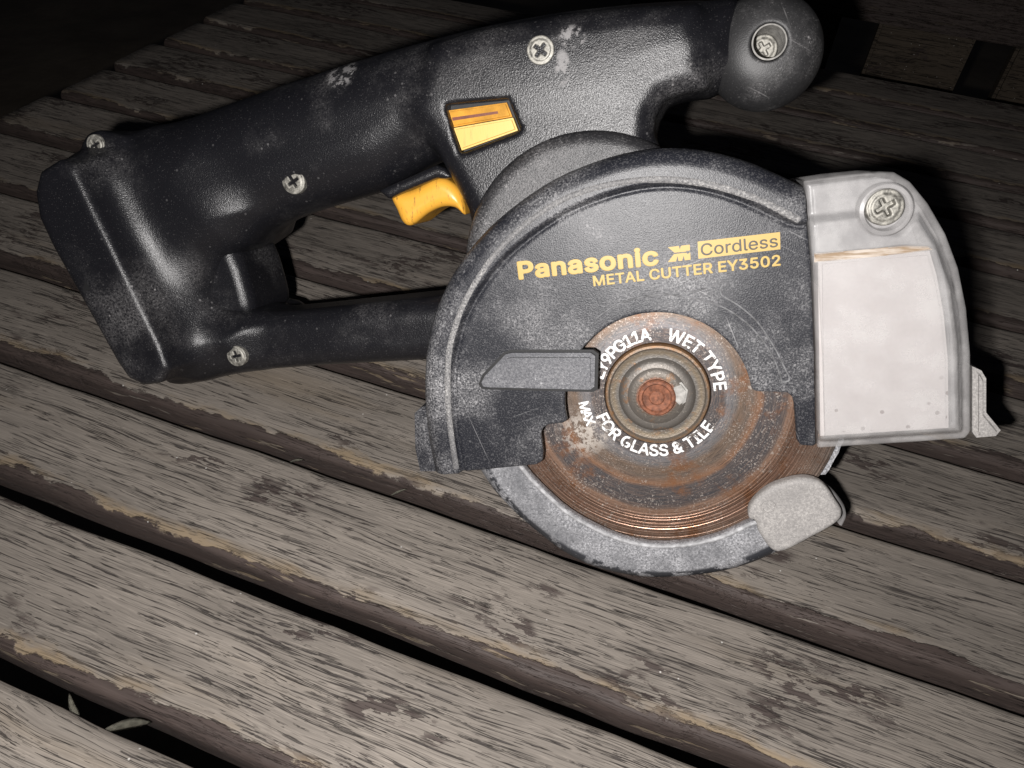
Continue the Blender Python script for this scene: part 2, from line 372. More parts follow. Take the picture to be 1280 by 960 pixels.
def spline(pts, sub=6, closed=True):
    p = np.asarray(pts, float); n = len(p); out = []
    for i in range(n if closed else n - 1):
        if closed: a, b, c, d = p[(i - 1) % n], p[i], p[(i + 1) % n], p[(i + 2) % n]
        else: a, b, c, d = p[max(i - 1, 0)], p[i], p[i + 1], p[min(i + 2, n - 1)]
        for k in range(sub):
            s = k / sub
            out.append(.5 * ((2 * b) + (c - a) * s + (2 * a - 5 * b + 4 * c - d) * s * s + (3 * b - a - 3 * c + d) * s ** 3))
    if not closed: out.append(p[-1])
    return np.array(out)
class Grid:
    def __init__(s, lo, hi, h):
        s.h = h; s.lo = lo
        ax = [np.arange(lo[i], hi[i] + h, h, dtype=np.float32) for i in range(3)]
        s.U, s.V = np.meshgrid(ax[0], ax[1], indexing='ij'); s.W = ax[2][None, None, :]
        s.U3 = s.U[:, :, None]; s.V3 = s.V[:, :, None]
    def poly(s, pts):
        p = np.asarray(pts, np.float32); X = s.U.ravel(); Y = s.V.ravel()
        d = np.full(X.shape, 1e9, np.float32); ins = np.zeros(X.shape, bool)
        for i in range(len(p)):
            a = p[i]; b = p[(i + 1) % len(p)]; ex, ey = b - a
            L = ex * ex + ey * ey
            if L < 1e-9: continue
            t = np.clip(((X - a[0]) * ex + (Y - a[1]) * ey) / L, 0, 1)
            dx = X - a[0] - t * ex; dy = Y - a[1] - t * ey
            d = np.minimum(d, dx * dx + dy * dy)
            if ey != 0:
                c = (Y < b[1]) != (Y < a[1])
                ins ^= c & (X < a[0] + (Y - a[1]) * ex / ey)
        d = np.sqrt(d); return np.where(ins, -d, d).reshape(s.U.shape)
    def ext(s, d2, w0, w1, r):
        c, hh = (w0 + w1) / 2, (w1 - w0) / 2
        if np.ndim(d2) == 2: d2 = d2[:, :, None]
        q1 = d2 + r; q2 = np.abs(s.W - c) - hh + r
        return np.sqrt(np.maximum(q1, 0) ** 2 + np.maximum(q2, 0) ** 2) + np.minimum(np.maximum(q1, q2), 0) - r
    def cyl(s, c, rad, w0, w1, r):
        return s.ext(np.hypot(s.U - c[0], s.V - c[1]) - rad, w0, w1, r)
    def sph(s, c, rad): return np.sqrt((s.U3 - c[0]) ** 2 + (s.V3 - c[1]) ** 2 + (s.W - c[2]) ** 2) - rad
    def mesh(s, name, F, smooth=True):
        F = np.broadcast_to(F, (s.U.shape[0], s.U.shape[1], s.W.shape[2])).astype(np.float32)
        V, Q = surface_nets(F, s.lo, s.h)
        return mesh_np(name, V * .001, Q, smooth)
def smin(a, b, k):
    h = np.clip(.5 + .5 * (b - a) / k, 0, 1); return b + (a - b) * h - k * h * (1 - h)
def smax(a, b, k): return -smin(-a, -b, k)
def bounds(pts, m, w0, w1):
    p = np.asarray(pts); return (p[:, 0].min() - m, p[:, 1].min() - m, w0 - m), (p[:, 0].max() + m, p[:, 1].max() + m, w1 + m)

def prism(name, pts, w0, w1, mat, parent, bevel=0.0, segs=2):
    """outline (mm, tool frame) extruded from w0 up to w1 with a bevelled front rim"""
    bm = bmesh.new(); p = [tuple(q) for q in pts]
    a = sum(p[i][0] * p[(i + 1) % len(p)][1] - p[(i + 1) % len(p)][0] * p[i][1] for i in range(len(p)))
    if a < 0: p = p[::-1]
    vs = [bm.verts.new((x * .001, y * .001, w0 * .001)) for x, y in p]
    f = bm.faces.new(vs)
    g = bmesh.ops.extrude_face_region(bm, geom=[f]); nv = [e for e in g['geom'] if isinstance(e, bmesh.types.BMVert)]
    for v in nv: v.co.z = w1 * .001
    if bevel > 0:
        ed = [e for e in bm.edges if all(abs(v.co.z - w1 * .001) < 1e-7 for v in e.verts)]
        bmesh.ops.bevel(bm, geom=ed, offset=bevel * .001, segments=segs, affect='EDGES', clamp_overlap=True)
    bmesh.ops.recalc_face_normals(bm, faces=bm.faces)
    me = bpy.data.meshes.new(name); bm.to_mesh(me); bm.free()
    return link(name, me, mat, parent)
def lathe(name, prof, centre, mat, parent, seg=96, smooth=True):
    """profile (r, w) turned about the w axis at centre"""
    bm = bmesh.new(); rings = []
    for r, w_ in prof:
        if r < 1e-6: rings.append([bm.verts.new((centre[0] * .001, centre[1] * .001, w_ * .001))])
        else: rings.append([bm.verts.new(((centre[0] + r * math.cos(2 * math.pi * k / seg)) * .001, (centre[1] + r * math.sin(2 * math.pi * k / seg)) * .001, w_ * .001)) for k in range(seg)])
    for a, b in zip(rings, rings[1:]):
        for k in range(seg):
            k2 = (k + 1) % seg
            if len(a) == 1 and len(b) == 1: continue
            if len(a) == 1: bm.faces.new((a[0], b[k], b[k2]))
            elif len(b) == 1: bm.faces.new((a[k], b[0], a[k2]))
            else: bm.faces.new((a[k], b[k], b[k2], a[k2]))
    bmesh.ops.recalc_face_normals(bm, faces=bm.faces)
    for f in bm.faces: f.smooth = smooth
    me = bpy.data.meshes.new(name); bm.to_mesh(me); bm.free()
    if smooth: me.set_sharp_from_angle(angle=math.radians(35))
    return link(name, me, mat, parent)
def ridge(name, pts, wid, hgt, w0, mat, parent):
    """thin raised line following pts (mm)"""
    p = np.asarray(pts, float); bm = bmesh.new(); rows = []
    for i in range(len(p)):
        d = p[min(i + 1, len(p) - 1)] - p[max(i - 1, 0)]; d /= np.linalg.norm(d) + 1e-9; n = np.array([-d[1], d[0]])
        row = []
        for s, z in ((-1, -.15), (-.45, hgt), (.45, hgt), (1, -.15)):
            q = p[i] + n * s * wid / 2; row.append(bm.verts.new((q[0] * .001, q[1] * .001, (w0 + z) * .001)))
        rows.append(row)
    for a, b in zip(rows, rows[1:]):
        for k in range(3): bm.faces.new((a[k], a[k + 1], b[k + 1], b[k]))
    bmesh.ops.recalc_face_normals(bm, faces=bm.faces)
    for f in bm.faces:
        f.smooth = True
    me = bpy.data.meshes.new(name); bm.to_mesh(me); bm.free()
    return link(name, me, mat, parent)

# lettering: the sans face that ships with Blender, else its built-in one
try:
    FONT = bpy.data.fonts.load(bpy.utils.system_resource('DATAFILES', path='fonts') + '/Inter.woff2')
except Exception:
    FONT = None
# --------------------------------------------------------
def outline(s):
    """closed outlines of a word in em units"""
    c = bpy.data.curves.new('outline', 'FONT'); c.body = s; c.size = 1.0; c.resolution_u = 5; c.fill_mode = 'NONE'
    if FONT: c.font = FONT
    o = bpy.data.objects.new('outline', c); COL.objects.link(o)
    dg = bpy.context.evaluated_depsgraph_get(); me = bpy.data.meshes.new_from_object(o.evaluated_get(dg))
    V = np.array([v.co[:2] for v in me.vertices]); E_ = np.array([e.vertices[:] for e in me.edges])
    bpy.data.objects.remove(o); bpy.data.curves.remove(c); bpy.data.meshes.remove(me)
    # walk each loop so that every edge runs the way the outline was drawn
    nb = {}
    for i, j in E_: nb.setdefault(int(i), []).append(int(j)); nb.setdefault(int(j), []).append(int(i))
    loops, seen = [], set()
    for st in range(len(V)):
        if st in seen or st not in nb: continue
        lp = [st]; seen.add(st); cur = st + 1 if st + 1 in nb[st] else nb[st][0]
        while cur not in seen:
            lp.append(cur); seen.add(cur); nx = [k for k in nb[cur] if k not in seen]
            if not nx: break
            cur = nx[0]
        loops.append(V[lp])
    return loops
_adv, _gly = {}, {}
def xmax(s): return max(l[:, 0].max() for l in outline(s))
def advance(ch):
    if ch not in _adv: _adv[ch] = xmax('H' + ch + 'H') - xmax('HH')
    return _adv[ch]
def glyph(ch, bold):
    """solid letter plate (em units, z 0..1) with its strokes thickened by bold"""
    k = (ch, bold)
    if k in _gly: return _gly[k]
    L = outline(ch); A = np.concatenate(L); m = bold + .05; h = .017
    lo = A.min(0) - m; hi = A.max(0) + m
    X, Y = np.meshgrid(np.arange(lo[0], hi[0], h), np.arange(lo[1], hi[1], h), indexing='ij')
    d = np.full(X.shape, 1e9); wn = np.zeros(X.shape, int)
    for l in L:
        for a, b in zip(l, np.roll(l, -1, 0)):
            e = b - a; q = e @ e
            if q < 1e-14: continue
            t = np.clip(((X - a[0]) * e[0] + (Y - a[1]) * e[1]) / q, 0, 1)
            d = np.minimum(d, (X - a[0] - t * e[0]) ** 2 + (Y - a[1] - t * e[1]) ** 2)
            if e[1] != 0:
                left = X < a[0] + (Y - a[1]) * e[0] / e[1]
                wn += np.where((a[1] <= Y) & (b[1] > Y) & left, 1, 0) - np.where((b[1] <= Y) & (a[1] > Y) & left, 1, 0)
    d = np.sqrt(d); d = np.where(wn != 0, -d, d) - bold
    zz = np.arange(-3.5, 4.5) * h
    F = np.maximum(d[:, :, None], np.abs(zz)[None, None] - 2 * h)
    V, Q = surface_nets(F.astype(np.float32), (lo[0], lo[1], zz[0]), h)
    V[:, 2] = np.clip(V[:, 2] / (4 * h) + .5, 0, 1)
    _gly[k] = (V, Q); return V, Q
CAPH = max(l[:, 1].max() for l in outline('H'))
def letters(items, name, mat, parent):
    Vs, Qs, n = [], [], 0
    for V, Q in items: Vs.append(V); Qs.append(Q + n); n += len(V)
    return link(name, mesh_np(name, np.concatenate(Vs) * .001, np.concatenate(Qs), False), mat, parent)
def text_on(s, a, b, top, w_, mat, parent, bold=.02, track=.0):
    """fit a word between baseline points a, b (mm) with capitals as tall as top (mm); w_ = height of the print"""
    pos, it = 0.0, []
    for ch in s:
        if ch != ' ':
            V, Q = glyph(ch, bold); V = V.copy(); V[:, 0] += pos; it.append([V, Q])
        pos += advance(ch) + track
    x0 = min(V[:, 0].min() for V, _ in it); x1 = max(V[:, 0].max() for V, _ in it)
    a = np.asarray(a); b = np.asarray(b); d = b - a; n = np.array([-d[1], d[0]]) / np.linalg.norm(d)
    for e in it:
        V = e[0]; x = (V[:, 0] - x0) / (x1 - x0); y = (V[:, 1] + bold) / (CAPH + 2 * bold) * top
        e[0] = np.column_stack([a[None] + x[:, None] * d[None] + y[:, None] * n[None], w_ - .12 + .12 * V[:, 2]])
    return letters(it, 'lettering', mat, parent)
def text_arc(s, r, a0, a1, height, w_, mat, parent, inward=False, bold=.02):
    """letters round the blade axis from angle a0 to a1 (degrees); r = baseline radius"""
    it, pos = [], 0.0; tot = sum(advance(c) for c in s); sc = height / CAPH
    for ch in s:
        ad = advance(ch); ang = math.radians(a0 + (a1 - a0) * (pos + ad / 2) / tot); pos += ad
        if ch == ' ': continue
        V, Q = glyph(ch, bold); x = (V[:, 0] - ad / 2) * sc; y = V[:, 1] * sc
        rad = np.array([math.cos(ang), math.sin(ang)]); tan = np.array([rad[1], -rad[0]])
        P2 = (r + y)[:, None] * rad + x[:, None] * tan if not inward else (r - y)[:, None] * rad - x[:, None] * tan
        it.append((np.column_stack([P2, w_ - .12 + .12 * V[:, 2]]), Q))
    return letters(it, 'lettering', mat, parent)

# ------------------------------------------------------------------ the setting: floor
FLOOR_Z = -0.46
bm = bmesh.new(); bmesh.ops.create_grid(bm, x_segments=40, y_segments=40, size=6)
for v in bm.verts: v.co.z += random.uniform(-.006, .006)
me = bpy.data.meshes.new('floor'); bm.to_mesh(me); bm.free()
fo = link('floor', me, M['floor']); fo.location = (0, 2, FLOOR_Z); fo['kind'] = 'structure'; fo['label'] = 'dark brown ground far below the table'

# ------------------------------------------------------------------ slatted table
AZ = math.radians(17.1)
SN = Vector((math.sin(AZ), math.cos(AZ), 0)); SD = Vector((-math.cos(AZ), math.sin(AZ), 0))   # across / along the slats
S0, DS, DEND = .2235 * CAM_H, .22974 * CAM_H, 1.963 * CAM_H
SLAT_T = .0130; GAP = .0068; SLAT_L = .90
jit = {0: -.0008, 1: -.0004, 2: -.0004, 3: -.0004, 4: -.0006, 5: .001, 6: .001, 7: .001}
centre = SN * (S0 + 4 * DS) + SD * (DEND - SLAT_L / 2)
table = empty('slatted_table', (centre.x, centre.y, FLOOR_Z), 'weathered wooden table top of grey slats with peeling brown edges', 'table')
SLROT = math.atan2(-SD.y, -SD.x)        # local x runs along the slat, local y away from the viewer
def slat_mesh(width, seed):
    g = np.random.default_rng(seed); hw = width / 2; T = SLAT_T
    prof = []
    def arc(cx, cz, r, a0, a1, n):
        for k in range(n + 1):
            a = math.radians(a0 + (a1 - a0) * k / n); prof.append((cx + r * math.cos(a), cz + r * math.sin(a)))
    rb = .0035
    arc(-hw + rb, -rb, rb, 180, 90, 6)
    for k in range(1, 8): prof.append((-hw + rb + (width - 2 * rb) * k / 8, .0))
    arc(hw - rb, -rb, rb, 90, 0, 6)
    arc(hw - .002, -T + .002, .002, 0, -90, 3); arc(-hw + .002, -T + .002, .002, -90, -180, 3)
    nx = 150; n = len(prof)
    xs = np.linspace(-SLAT_L / 2, SLAT_L / 2, nx)
    def walk(sc, amp):
        k = np.interp(xs, np.linspace(-SLAT_L / 2, SLAT_L / 2, sc), g.normal(0, amp, sc)); return k
    e1 = walk(60, .00022) + walk(9, .0003); e2 = walk(60, .00022) + walk(9, .0003); zz = walk(7, .0003)
    V = []
    for i, x in enumerate(xs):
        endd = min(i, nx - 1 - i)
        for (y, z) in prof:
            f = (y + hw) / width
            yy = y + e1[i] * (1 - f) + e2[i] * f; z2 = z + zz[i]
            xx = x
            if endd == 0: yy *= .97; z2 = z2 - .0018 if z > -.012 else z2 + .001
            if endd == 1: xx = xs[0] + .0022 if i < 5 else xs[-1] - .0022
            V.append((xx, yy, z2))
    Q = []
    for i in range(nx - 1):
        for k in range(n):
            k2 = (k + 1) % n; Q.append((i * n + k, (i + 1) * n + k, (i + 1) * n + k2, i * n + k2))
    F = [list(q) for q in Q] + [list(range(n)), [(nx - 1) * n + k for k in range(n)][::-1]]
    me = bpy.data.meshes.new('slat'); me.from_pydata(V, [], F); me.update()
    bm = bmesh.new(); bm.from_mesh(me); bmesh.ops.recalc_face_normals(bm, faces=bm.faces); bm.to_mesh(me); bm.free()
    for p in me.polygons: p.use_smooth = len(p.vertices) == 4
    return me
for k in range(-4, 13):
    far = S0 + k * DS + jit.get(k, 0); near = S0 + (k - 1) * DS + jit.get(k - 1, 0) + GAP
    sl = link('slat', slat_mesh(far - near, 100 + k), M['wood'], table)
    c = SN * ((far + near) / 2) + SD * (DEND - SLAT_L / 2 + random.uniform(-.002, .002))
    sl.location = Vector((c.x, c.y, random.uniform(-.0006, .0004))) - table.location
    sl.rotation_euler = (0, 0, SLROT)
def box_mesh(name, sx, sy, sz, bev=.003):
    bm = bmesh.new(); bmesh.ops.create_cube(bm, size=1)
    for v in bm.verts: v.co = Vector((v.co.x * sx, v.co.y * sy, v.co.z * sz))
    bmesh.ops.bevel(bm, geom=bm.edges[:], offset=bev, segments=2, affect='EDGES')
    me = bpy.data.meshes.new(name); bm.to_mesh(me); bm.free(); return me
s_lo, s_hi = S0 - 5 * DS + GAP, S0 + 12 * DS
rail_me = box_mesh('rail', .045, s_hi - s_lo - .01, .045); leg_me = box_mesh('leg', .045, .045, -FLOOR_Z - SLAT_T - .049)
for dd in (DEND - .09, DEND - SLAT_L + .09):
    c = SN * ((s_lo + s_hi) / 2) + SD * dd
    o = link('rail', rail_me, M['frame_wood'], table); o.location = Vector((c.x, c.y, -SLAT_T - .0245)) - table.location; o.rotation_euler = (0, 0, SLROT)
    for ss in (s_lo + .06, s_hi - .06):
        c = SN * ss + SD * dd
        o = link('leg', leg_me, M['frame_wood'], table); o.location = Vector((c.x, c.y, (FLOOR_Z - SLAT_T - .049) / 2)) - table.location; o.rotation_euler = (0, 0, SLROT)

# boarded screen beyond the far edge of the table
SS = S0 + 12 * DS + .16
def on_screen(px, py):
    d = ray(px, py); t = (SS - SN.dot(CAMPOS)) / SN.dot(d); q = CAMPOS + d * t
    return SD.dot(q), q.z
d1, z1 = on_screen(1066, 55); d2, z2 = on_screen(1232, 85); _, ztop = on_screen(1160, 33)
gapw = .034; bw = abs(d1 - d2) - gapw
scr = empty('boarded_screen', SN * SS + SD * (d2 - .1) + Vector((0, 0, FLOOR_Z)), 'dark brown screen of broad upright boards standing beyond the table', 'screen')
zt = ztop + .16
bme = box_mesh('board', bw, .02, zt - FLOOR_Z - .004)
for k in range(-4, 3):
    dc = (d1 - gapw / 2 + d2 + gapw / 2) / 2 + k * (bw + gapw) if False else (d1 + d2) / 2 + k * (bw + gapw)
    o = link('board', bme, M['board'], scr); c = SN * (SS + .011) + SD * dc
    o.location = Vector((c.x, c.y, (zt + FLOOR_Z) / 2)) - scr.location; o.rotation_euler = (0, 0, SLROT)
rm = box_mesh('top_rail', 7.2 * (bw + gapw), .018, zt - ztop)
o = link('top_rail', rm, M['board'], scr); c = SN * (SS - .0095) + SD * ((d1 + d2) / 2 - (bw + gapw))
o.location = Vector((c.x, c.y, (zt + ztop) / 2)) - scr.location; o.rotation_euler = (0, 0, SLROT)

# ------------------------------------------------------------------ the cutter
root = empty('metal_cutter', TORG + (-TU * 13 - TV * 61 - TW * 15) * .001, 'black cordless metal cutter with rusty blade lying on the slatted table', 'power tool')
def part(o):
    """place a top part of the tool: its mesh is in the tool frame"""
    o.parent = root; o.matrix_parent_inverse = Matrix.Identity(4)
    o.matrix_basis = Matrix.Translation(-root.location) @ TM
    return o

# --- body: handle, battery base, strut
BASE_BACK = -82.0
WC = -32.0
handle = spline(PP([(925, 8), (880, 4), (800, 9), (700, 20), (600, 39), (500, 64), (400, 95), (300, 129), (215, 162), (150, 190), (110, 230), (120, 300), (170, 330), (240, 330), (300, 300), (345, 283), (400, 263), (450, 248), (500, 232), (545, 205), (600, 190), (700, 180), (800, 170), (822, 150), (836, 129), (862, 120), (900, 117), (935, 90)], WC), 5)
mainb = PP([(545, 60), (600, 42), (700, 23), (800, 12), (870, 10), (885, 60), (885, 112), (855, 118), (832, 126), (820, 146), (818, 168), (832, 200), (850, 300), (800, 400), (640, 400), (598, 300), (590, 262), (572, 228), (545, 180), (520, 140)], -20)
base = PP([(78, 200), (110, 186), (165, 172), (235, 190), (300, 265), (288, 306), (262, 325), (252, 365), (262, 392), (300, 402), (312, 412), (305, 455), (260, 464), (205, 474), (160, 440), (75, 290)], -12)
flange = PP([(48, 240), (54, 214), (78, 199), (98, 206), (116, 245), (206, 430), (216, 460), (203, 478), (183, 481), (164, 472), (150, 452), (72, 312), (53, 272)], 1)
strut = PP([(230, 396), (300, 392), (400, 383), (560, 366), (640, 365), (640, 440), (535, 446), (420, 452), (300, 461), (230, 470)], -26)
gear_c = P(738, 333, -9); gear_r = 38.5
allp = np.concatenate([handle, np.array(base), np.array(flange), np.array(strut), np.array(mainb)])
lo, hi = bounds(allp, 4, -84, 8)
G = Grid(lo, hi, 1.0)
F = G.ext(G.poly(handle), WC - 19, WC + 19, 17)
F = smin(F, G.ext(G.poly(mainb), WC - 17, -11, 6.5), 5)
F = smin(F, G.ext(G.poly(base), -66, -11, 13), 12)
F = smin(F, G.ext(G.poly(flange), BASE_BACK, 3.5, 2.6), 14)
F = smin(F, G.ext(G.poly(strut), -42, -16, 7), 8)
capsule = PP([(104, 178), (112, 166), (125, 162), (160, 170), (170, 190), (140, 198), (115, 197), (105, 188)], -14)
F = smin(F, G.ext(G.poly(capsule), -30, -12, 2.5), 2)
# pocket for the slide switch
pocket = PP([(556, 131), (636, 123), (651, 163), (576, 192)], -11.5)
F = smax(F, -G.ext(G.poly(pocket), -17, 5, .8), .6)
F = np.maximum(F, -G.cyl((0, 0), 66, -15.5, 20, .5))            # room for the blade
bmsh = G.mesh('body', F)
body = part(link('body', bmsh, M['body']))
_n = len(bmsh.vertices); _c3 = np.empty(_n * 3, np.float32); bmsh.vertices.foreach_get('co', _c3)
_z = _c3.reshape(-1, 3) @ np.array([TU.z, TV.z, TW.z]) + TORG.z; print('body lowest mm', _z.min() * 1000, _c3.reshape(-1, 3)[_z.argmin()] * 1000)

# gear housing behind the cover, with the motor behind it
Gh = Grid((gear_c[0] - 44, gear_c[1] - 44, -72), (gear_c[0] + 44, gear_c[1] + 44, 0), .8)
housing = part(link('gear_housing', Gh.mesh('gear_housing', np.maximum(-Gh.cyl((0, 0), 66, -15.5, 20, .5), smin(Gh.cyl(gear_c, gear_r, -32, -7.5, 4.5), Gh.cyl((gear_c[0] + 8, gear_c[1] - 10), 25, -68, -20, 4), 3))), M['case']))

# ball end of the handle with its screw hole
bc0 = P(955, 66, -28)
br = 16.0
Gb = Grid((bc0[0] - 19, bc0[1] - 19, -48), (bc0[0] + 19, bc0[1] + 19, -8), .5)
hc = P(962, 52, -14)
fb = Gb.sph((bc0[0], bc0[1], -28), br)
fb = smax(fb, Gb.W + 14.0 + 0 * Gb.U3, 4)
fb = smax(fb, -Gb.cyl(hc, 4.7, -33, 10, .5), .8)
ball = part(link('ball_end', Gb.mesh('ball_end', fb), M['ball']))
lathe('hole_sleeve', [(4.6, -14.6), (4.2, -14.4), (4.1, -32)], hc, M['pale_grey'], ball, 48)

# --- screws
def screw_mesh(rad):
    g = Grid((-rad - 1, -rad - 1, -2.2), (rad + 1, rad + 1, 1.4), rad / 22)
    f = g.cyl((0, 0), rad, -2, .55, .35)
    f = smin(f, g.cyl((0, 0), rad * .74, -2, .8, .35), .3)
    c, s = math.cos(.5), math.sin(.5); A = g.U3 * c + g.V3 * s; B = -g.U3 * s + g.V3 * c
    cross = np.minimum(np.maximum(np.abs(A) - rad * .52, np.abs(B) - rad * .13), np.maximum(np.abs(B) - rad * .52, np.abs(A) - rad * .13))
    cross = np.maximum(cross, -(g.W + .9))
    return g.mesh('screw', smax(f, -cross, .15))
sm = screw_mesh(4.2)
def surf_w(u, v):
    """front of the body at (u, v)"""
    i = int(round((u - G.lo[0]) / G.h)); j = int(round((v - G.lo[1]) / G.h)); col = np.broadcast_to(F, (G.U.shape[0], G.U.shape[1], G.W.shape[2]))[i, j]
    k = np.where(col < 0)[0]; return float(G.W[0, 0, k.max()]) if len(k) else -10
for (px, py, sc, wg) in ((676, 63, .93, -12), (368, 227, .93, -14), (298, 444, .86, -17), (121, 181, .78, -12)):
    u, v = P(px, py, wg); wz = surf_w(u, v); u, v = P(px, py, wz)
    o = link('screw', sm, M['screw'], body); o.location = (u * .001, v * .001, (wz + (.9 if px == 298 else .3)) * .001); o.scale = (sc, sc, 1)
    o.rotation_euler = (0, 0, px * .7)
    if px > 130 : pass
o = link('screw', sm, M['screw'], ball); o.location = (hc[0] * .001, hc[1] * .001, -.0285); o.scale = (.93, .93, 1)
o = None

# --- slide switch
wS = -13.6
fr = part(link('slide_switch', bpy.data.meshes.new('slide_switch'), M['black']))
bmx = bmesh.new(); pts = PP([(557, 132), (635, 124), (650, 163), (576, 191)], -15)
bmx.faces.new([bmx.verts.new((x * .001, y * .001, -.0160)) for x, y in pts][::-1]); bmesh.ops.recalc_face_normals(bmx, faces=bmx.faces); bmx.to_mesh(fr.data); bmx.free()
prism('upper_face', PP([(560, 138), (633, 128), (640, 146), (566, 159)], wS), -15.9, wS, M['amber'], fr, .5)
prism('lower_face', PP([(567, 160), (641, 147), (647, 163), (577, 188)], wS + 1), -15.9, wS + 1.3, M['slide'], fr, .6)
prism('slit', PP([(565, 147), (622, 139), (623, 142), (566, 151)], wS), wS - .2, wS + .15, M['slit'], fr)

# --- trigger and its hood
trig = spline(PP([(494, 244), (520, 236), (548, 222), (566, 226), (580, 242), (584, 268), (572, 259), (556, 258), (538, 266), (518, 281), (507, 277), (500, 262)], -24), 4)
lo, hi = bounds(trig, 2, -44, -16)
Gt = Grid(lo, hi, .6); d2 = Gt.poly(trig)
tr = part(link('trigger', Gt.mesh('trigger', Gt.ext(d2, -43, -19, 3.2)), M['yellow_grime']))
hood = PP([(472, 238), (500, 226), (545, 206), (556, 210), (566, 222), (556, 224), (545, 223), (500, 242), (486, 249)], -16)
lo, hi = bounds(hood, 2, -42, -12)
Gt = Grid(lo, hi, .5)
part(link('trigger_hood', Gt.mesh('trigger_hood', Gt.ext(Gt.poly(hood), -42, -15.5, 1.5)), M['body']))

# --- release button inside the handle loop
btn = spline(PP([(247, 326), (268, 309), (292, 304), (303, 320), (312, 345), (321, 386), (304, 398), (280, 404), (262, 394), (248, 370), (243, 345)], -24), 4)
lo, hi = bounds(btn, 2, -54, -12)
Gt = Grid(lo, hi, .7)
part(link('release_button', Gt.mesh('release_button', Gt.ext(Gt.poly(btn), -52, -19.5, 5)), M['body']))
# triangular mark on the base
tri = PP([(103, 365), (114, 362), (106, 351)], 3.6)
prism('triangle_mark', tri, 3.0, 3.62, M['black'], body, 0)

# --- blade cover
outer_arc = [(545, 588), (536, 540), (532, 490), (534, 440), (545, 390), (567, 342), (600, 297), (640, 260), (690, 226), (740, 204), (790, 190), (840, 185), (890, 190), (940, 204), (985, 224), (1004, 233)]
arc_mm = spline(PP(outer_arc, -3), 8, closed=False)
right = PP([(1007, 262), (1014, 330), (1018, 440), (1020, 556)], 0)
cut_r = PP([(1016, 558), (1001, 557), (996, 550), (993, 506), (991, 497), (984, 491), (950, 490), (944, 489)], 0)
cc = (0.0, 0.0); cr_ = 27.1
a_s = math.atan2(P(942, 486)[1] - cc[1], P(942, 486)[0] - cc[0]); a_e = math.atan2(P(709, 520)[1] - cc[1], P(709, 520)[0] - cc[0]) 
if a_e < 0: a_e += 2 * math.pi
arc_c = [(cc[0] + cr_ * math.cos(a_s + (a_e - a_s) * k / 60), cc[1] + cr_ * math.sin(a_s + (a_e - a_s) * k / 60)) for k in range(61)]
cut_l = PP([(709, 525), (704, 529), (686, 531), (679, 535), (676, 542), (679, 566), (678, 576), (671, 581), (600, 588)], 0)
cover_pts = [tuple(p) for p in arc_mm] + right + cut_r + arc_c + cut_l
lo, hi = bounds(cover_pts, 2, -12, 3)
Gc = Grid(lo, hi, .42)
d2 = Gc.poly(cover_pts)
# distance from the outer arc only
X = Gc.U.ravel(); Y = Gc.V.ravel(); da = np.full(X.shape, 1e9, np.float32)
for i in range(len(arc_mm) - 1):
    a, b = arc_mm[i], arc_mm[i + 1]; e = b - a; t = np.clip(((X - a[0]) * e[0] + (Y - a[1]) * e[1]) / (e @ e), 0, 1)
    da = np.minimum(da, (X - a[0] - t * e[0]) ** 2 + (Y - a[1] - t * e[1]) ** 2)
da = np.sqrt(da).reshape(Gc.U.shape)
# rim widens towards the top of the arc
wid = 9.4 + 0 * Gc.V
t_ = da / wid
top = np.where(t_ < .55, -3.6 + 5.4 * np.sqrt(np.clip(1 - (1 - t_ / .55) ** 2, 0, 1)), np.where(t_ < .94, 1.8, 1.8 - 1.8 * np.clip((t_ - .94) / .10, 0, 1)))
groove = np.exp(-((t_ - 1.09) / .05) ** 2) * .55
top = top - groove
Fc = smax(d2[:, :, None] + 0 * Gc.W, np.maximum((Gc.W - top[:, :, None]) * .85, -(Gc.W + 9)), .5)
hollow = np.maximum(np.maximum(d2 + 2.2, 0)[:, :, None] * 0 + (d2 + 2.2)[:, :, None], (Gc.W + 2.2 - 0 * d2[:, :, None]))
inner = np.maximum((-da + 2.4)[:, :, None], Gc.W + 2.2)       # open at the back and round the blade window
Fc = np.maximum(Fc, -inner)
cover = part(link('blade_cover', Gc.mesh('blade_cover', Fc), M['cover']))
# left foot of the cover
foot = PP([(519, 516), (527, 508), (536, 506), (545, 530), (560, 588), (526, 588), (520, 560)], -8)
prism('cover_foot', foot, -16, -6.5, M['cover'], cover, .8)
step = PP([(527, 520), (540, 515), (552, 588), (536, 588)], -6)
prism('cover_foot', step, -14, -4.6, M['cover'], cover, .6)

# depth pointer: raised wedge-tipped bar
ptr = PP([(602, 478), (606, 470), (632, 443), (640, 441), (738, 441), (744, 445), (743, 483), (738, 487), (612, 484), (604, 483)], 1.5)
prism('pointer', ptr, -2.0, 2.8, M['pointer'], cover, 1.2, 2)
ptr_shade = PP([(598, 480), (603, 468), (630, 440), (640, 437), (741, 437), (748, 442), (747, 487), (741, 490), (612, 487), (602, 486)], .1)
prism('pointer_shade', ptr_shade, -1.5, .14, M['black'], cover)  # dark plate round the pointer, painting the shade of its recess
bead = spline(PP([(570, 586), (563, 540), (559, 490), (561, 440), (573, 396), (592, 357), (622, 314), (662, 276), (707, 248), (760, 231), (820, 224), (880, 229), (940, 246), (1000, 275)], 1.8), 8, closed=False)
ridge('rim_bead', bead, 2.0, .35, 1.75, M['bead'], cover)
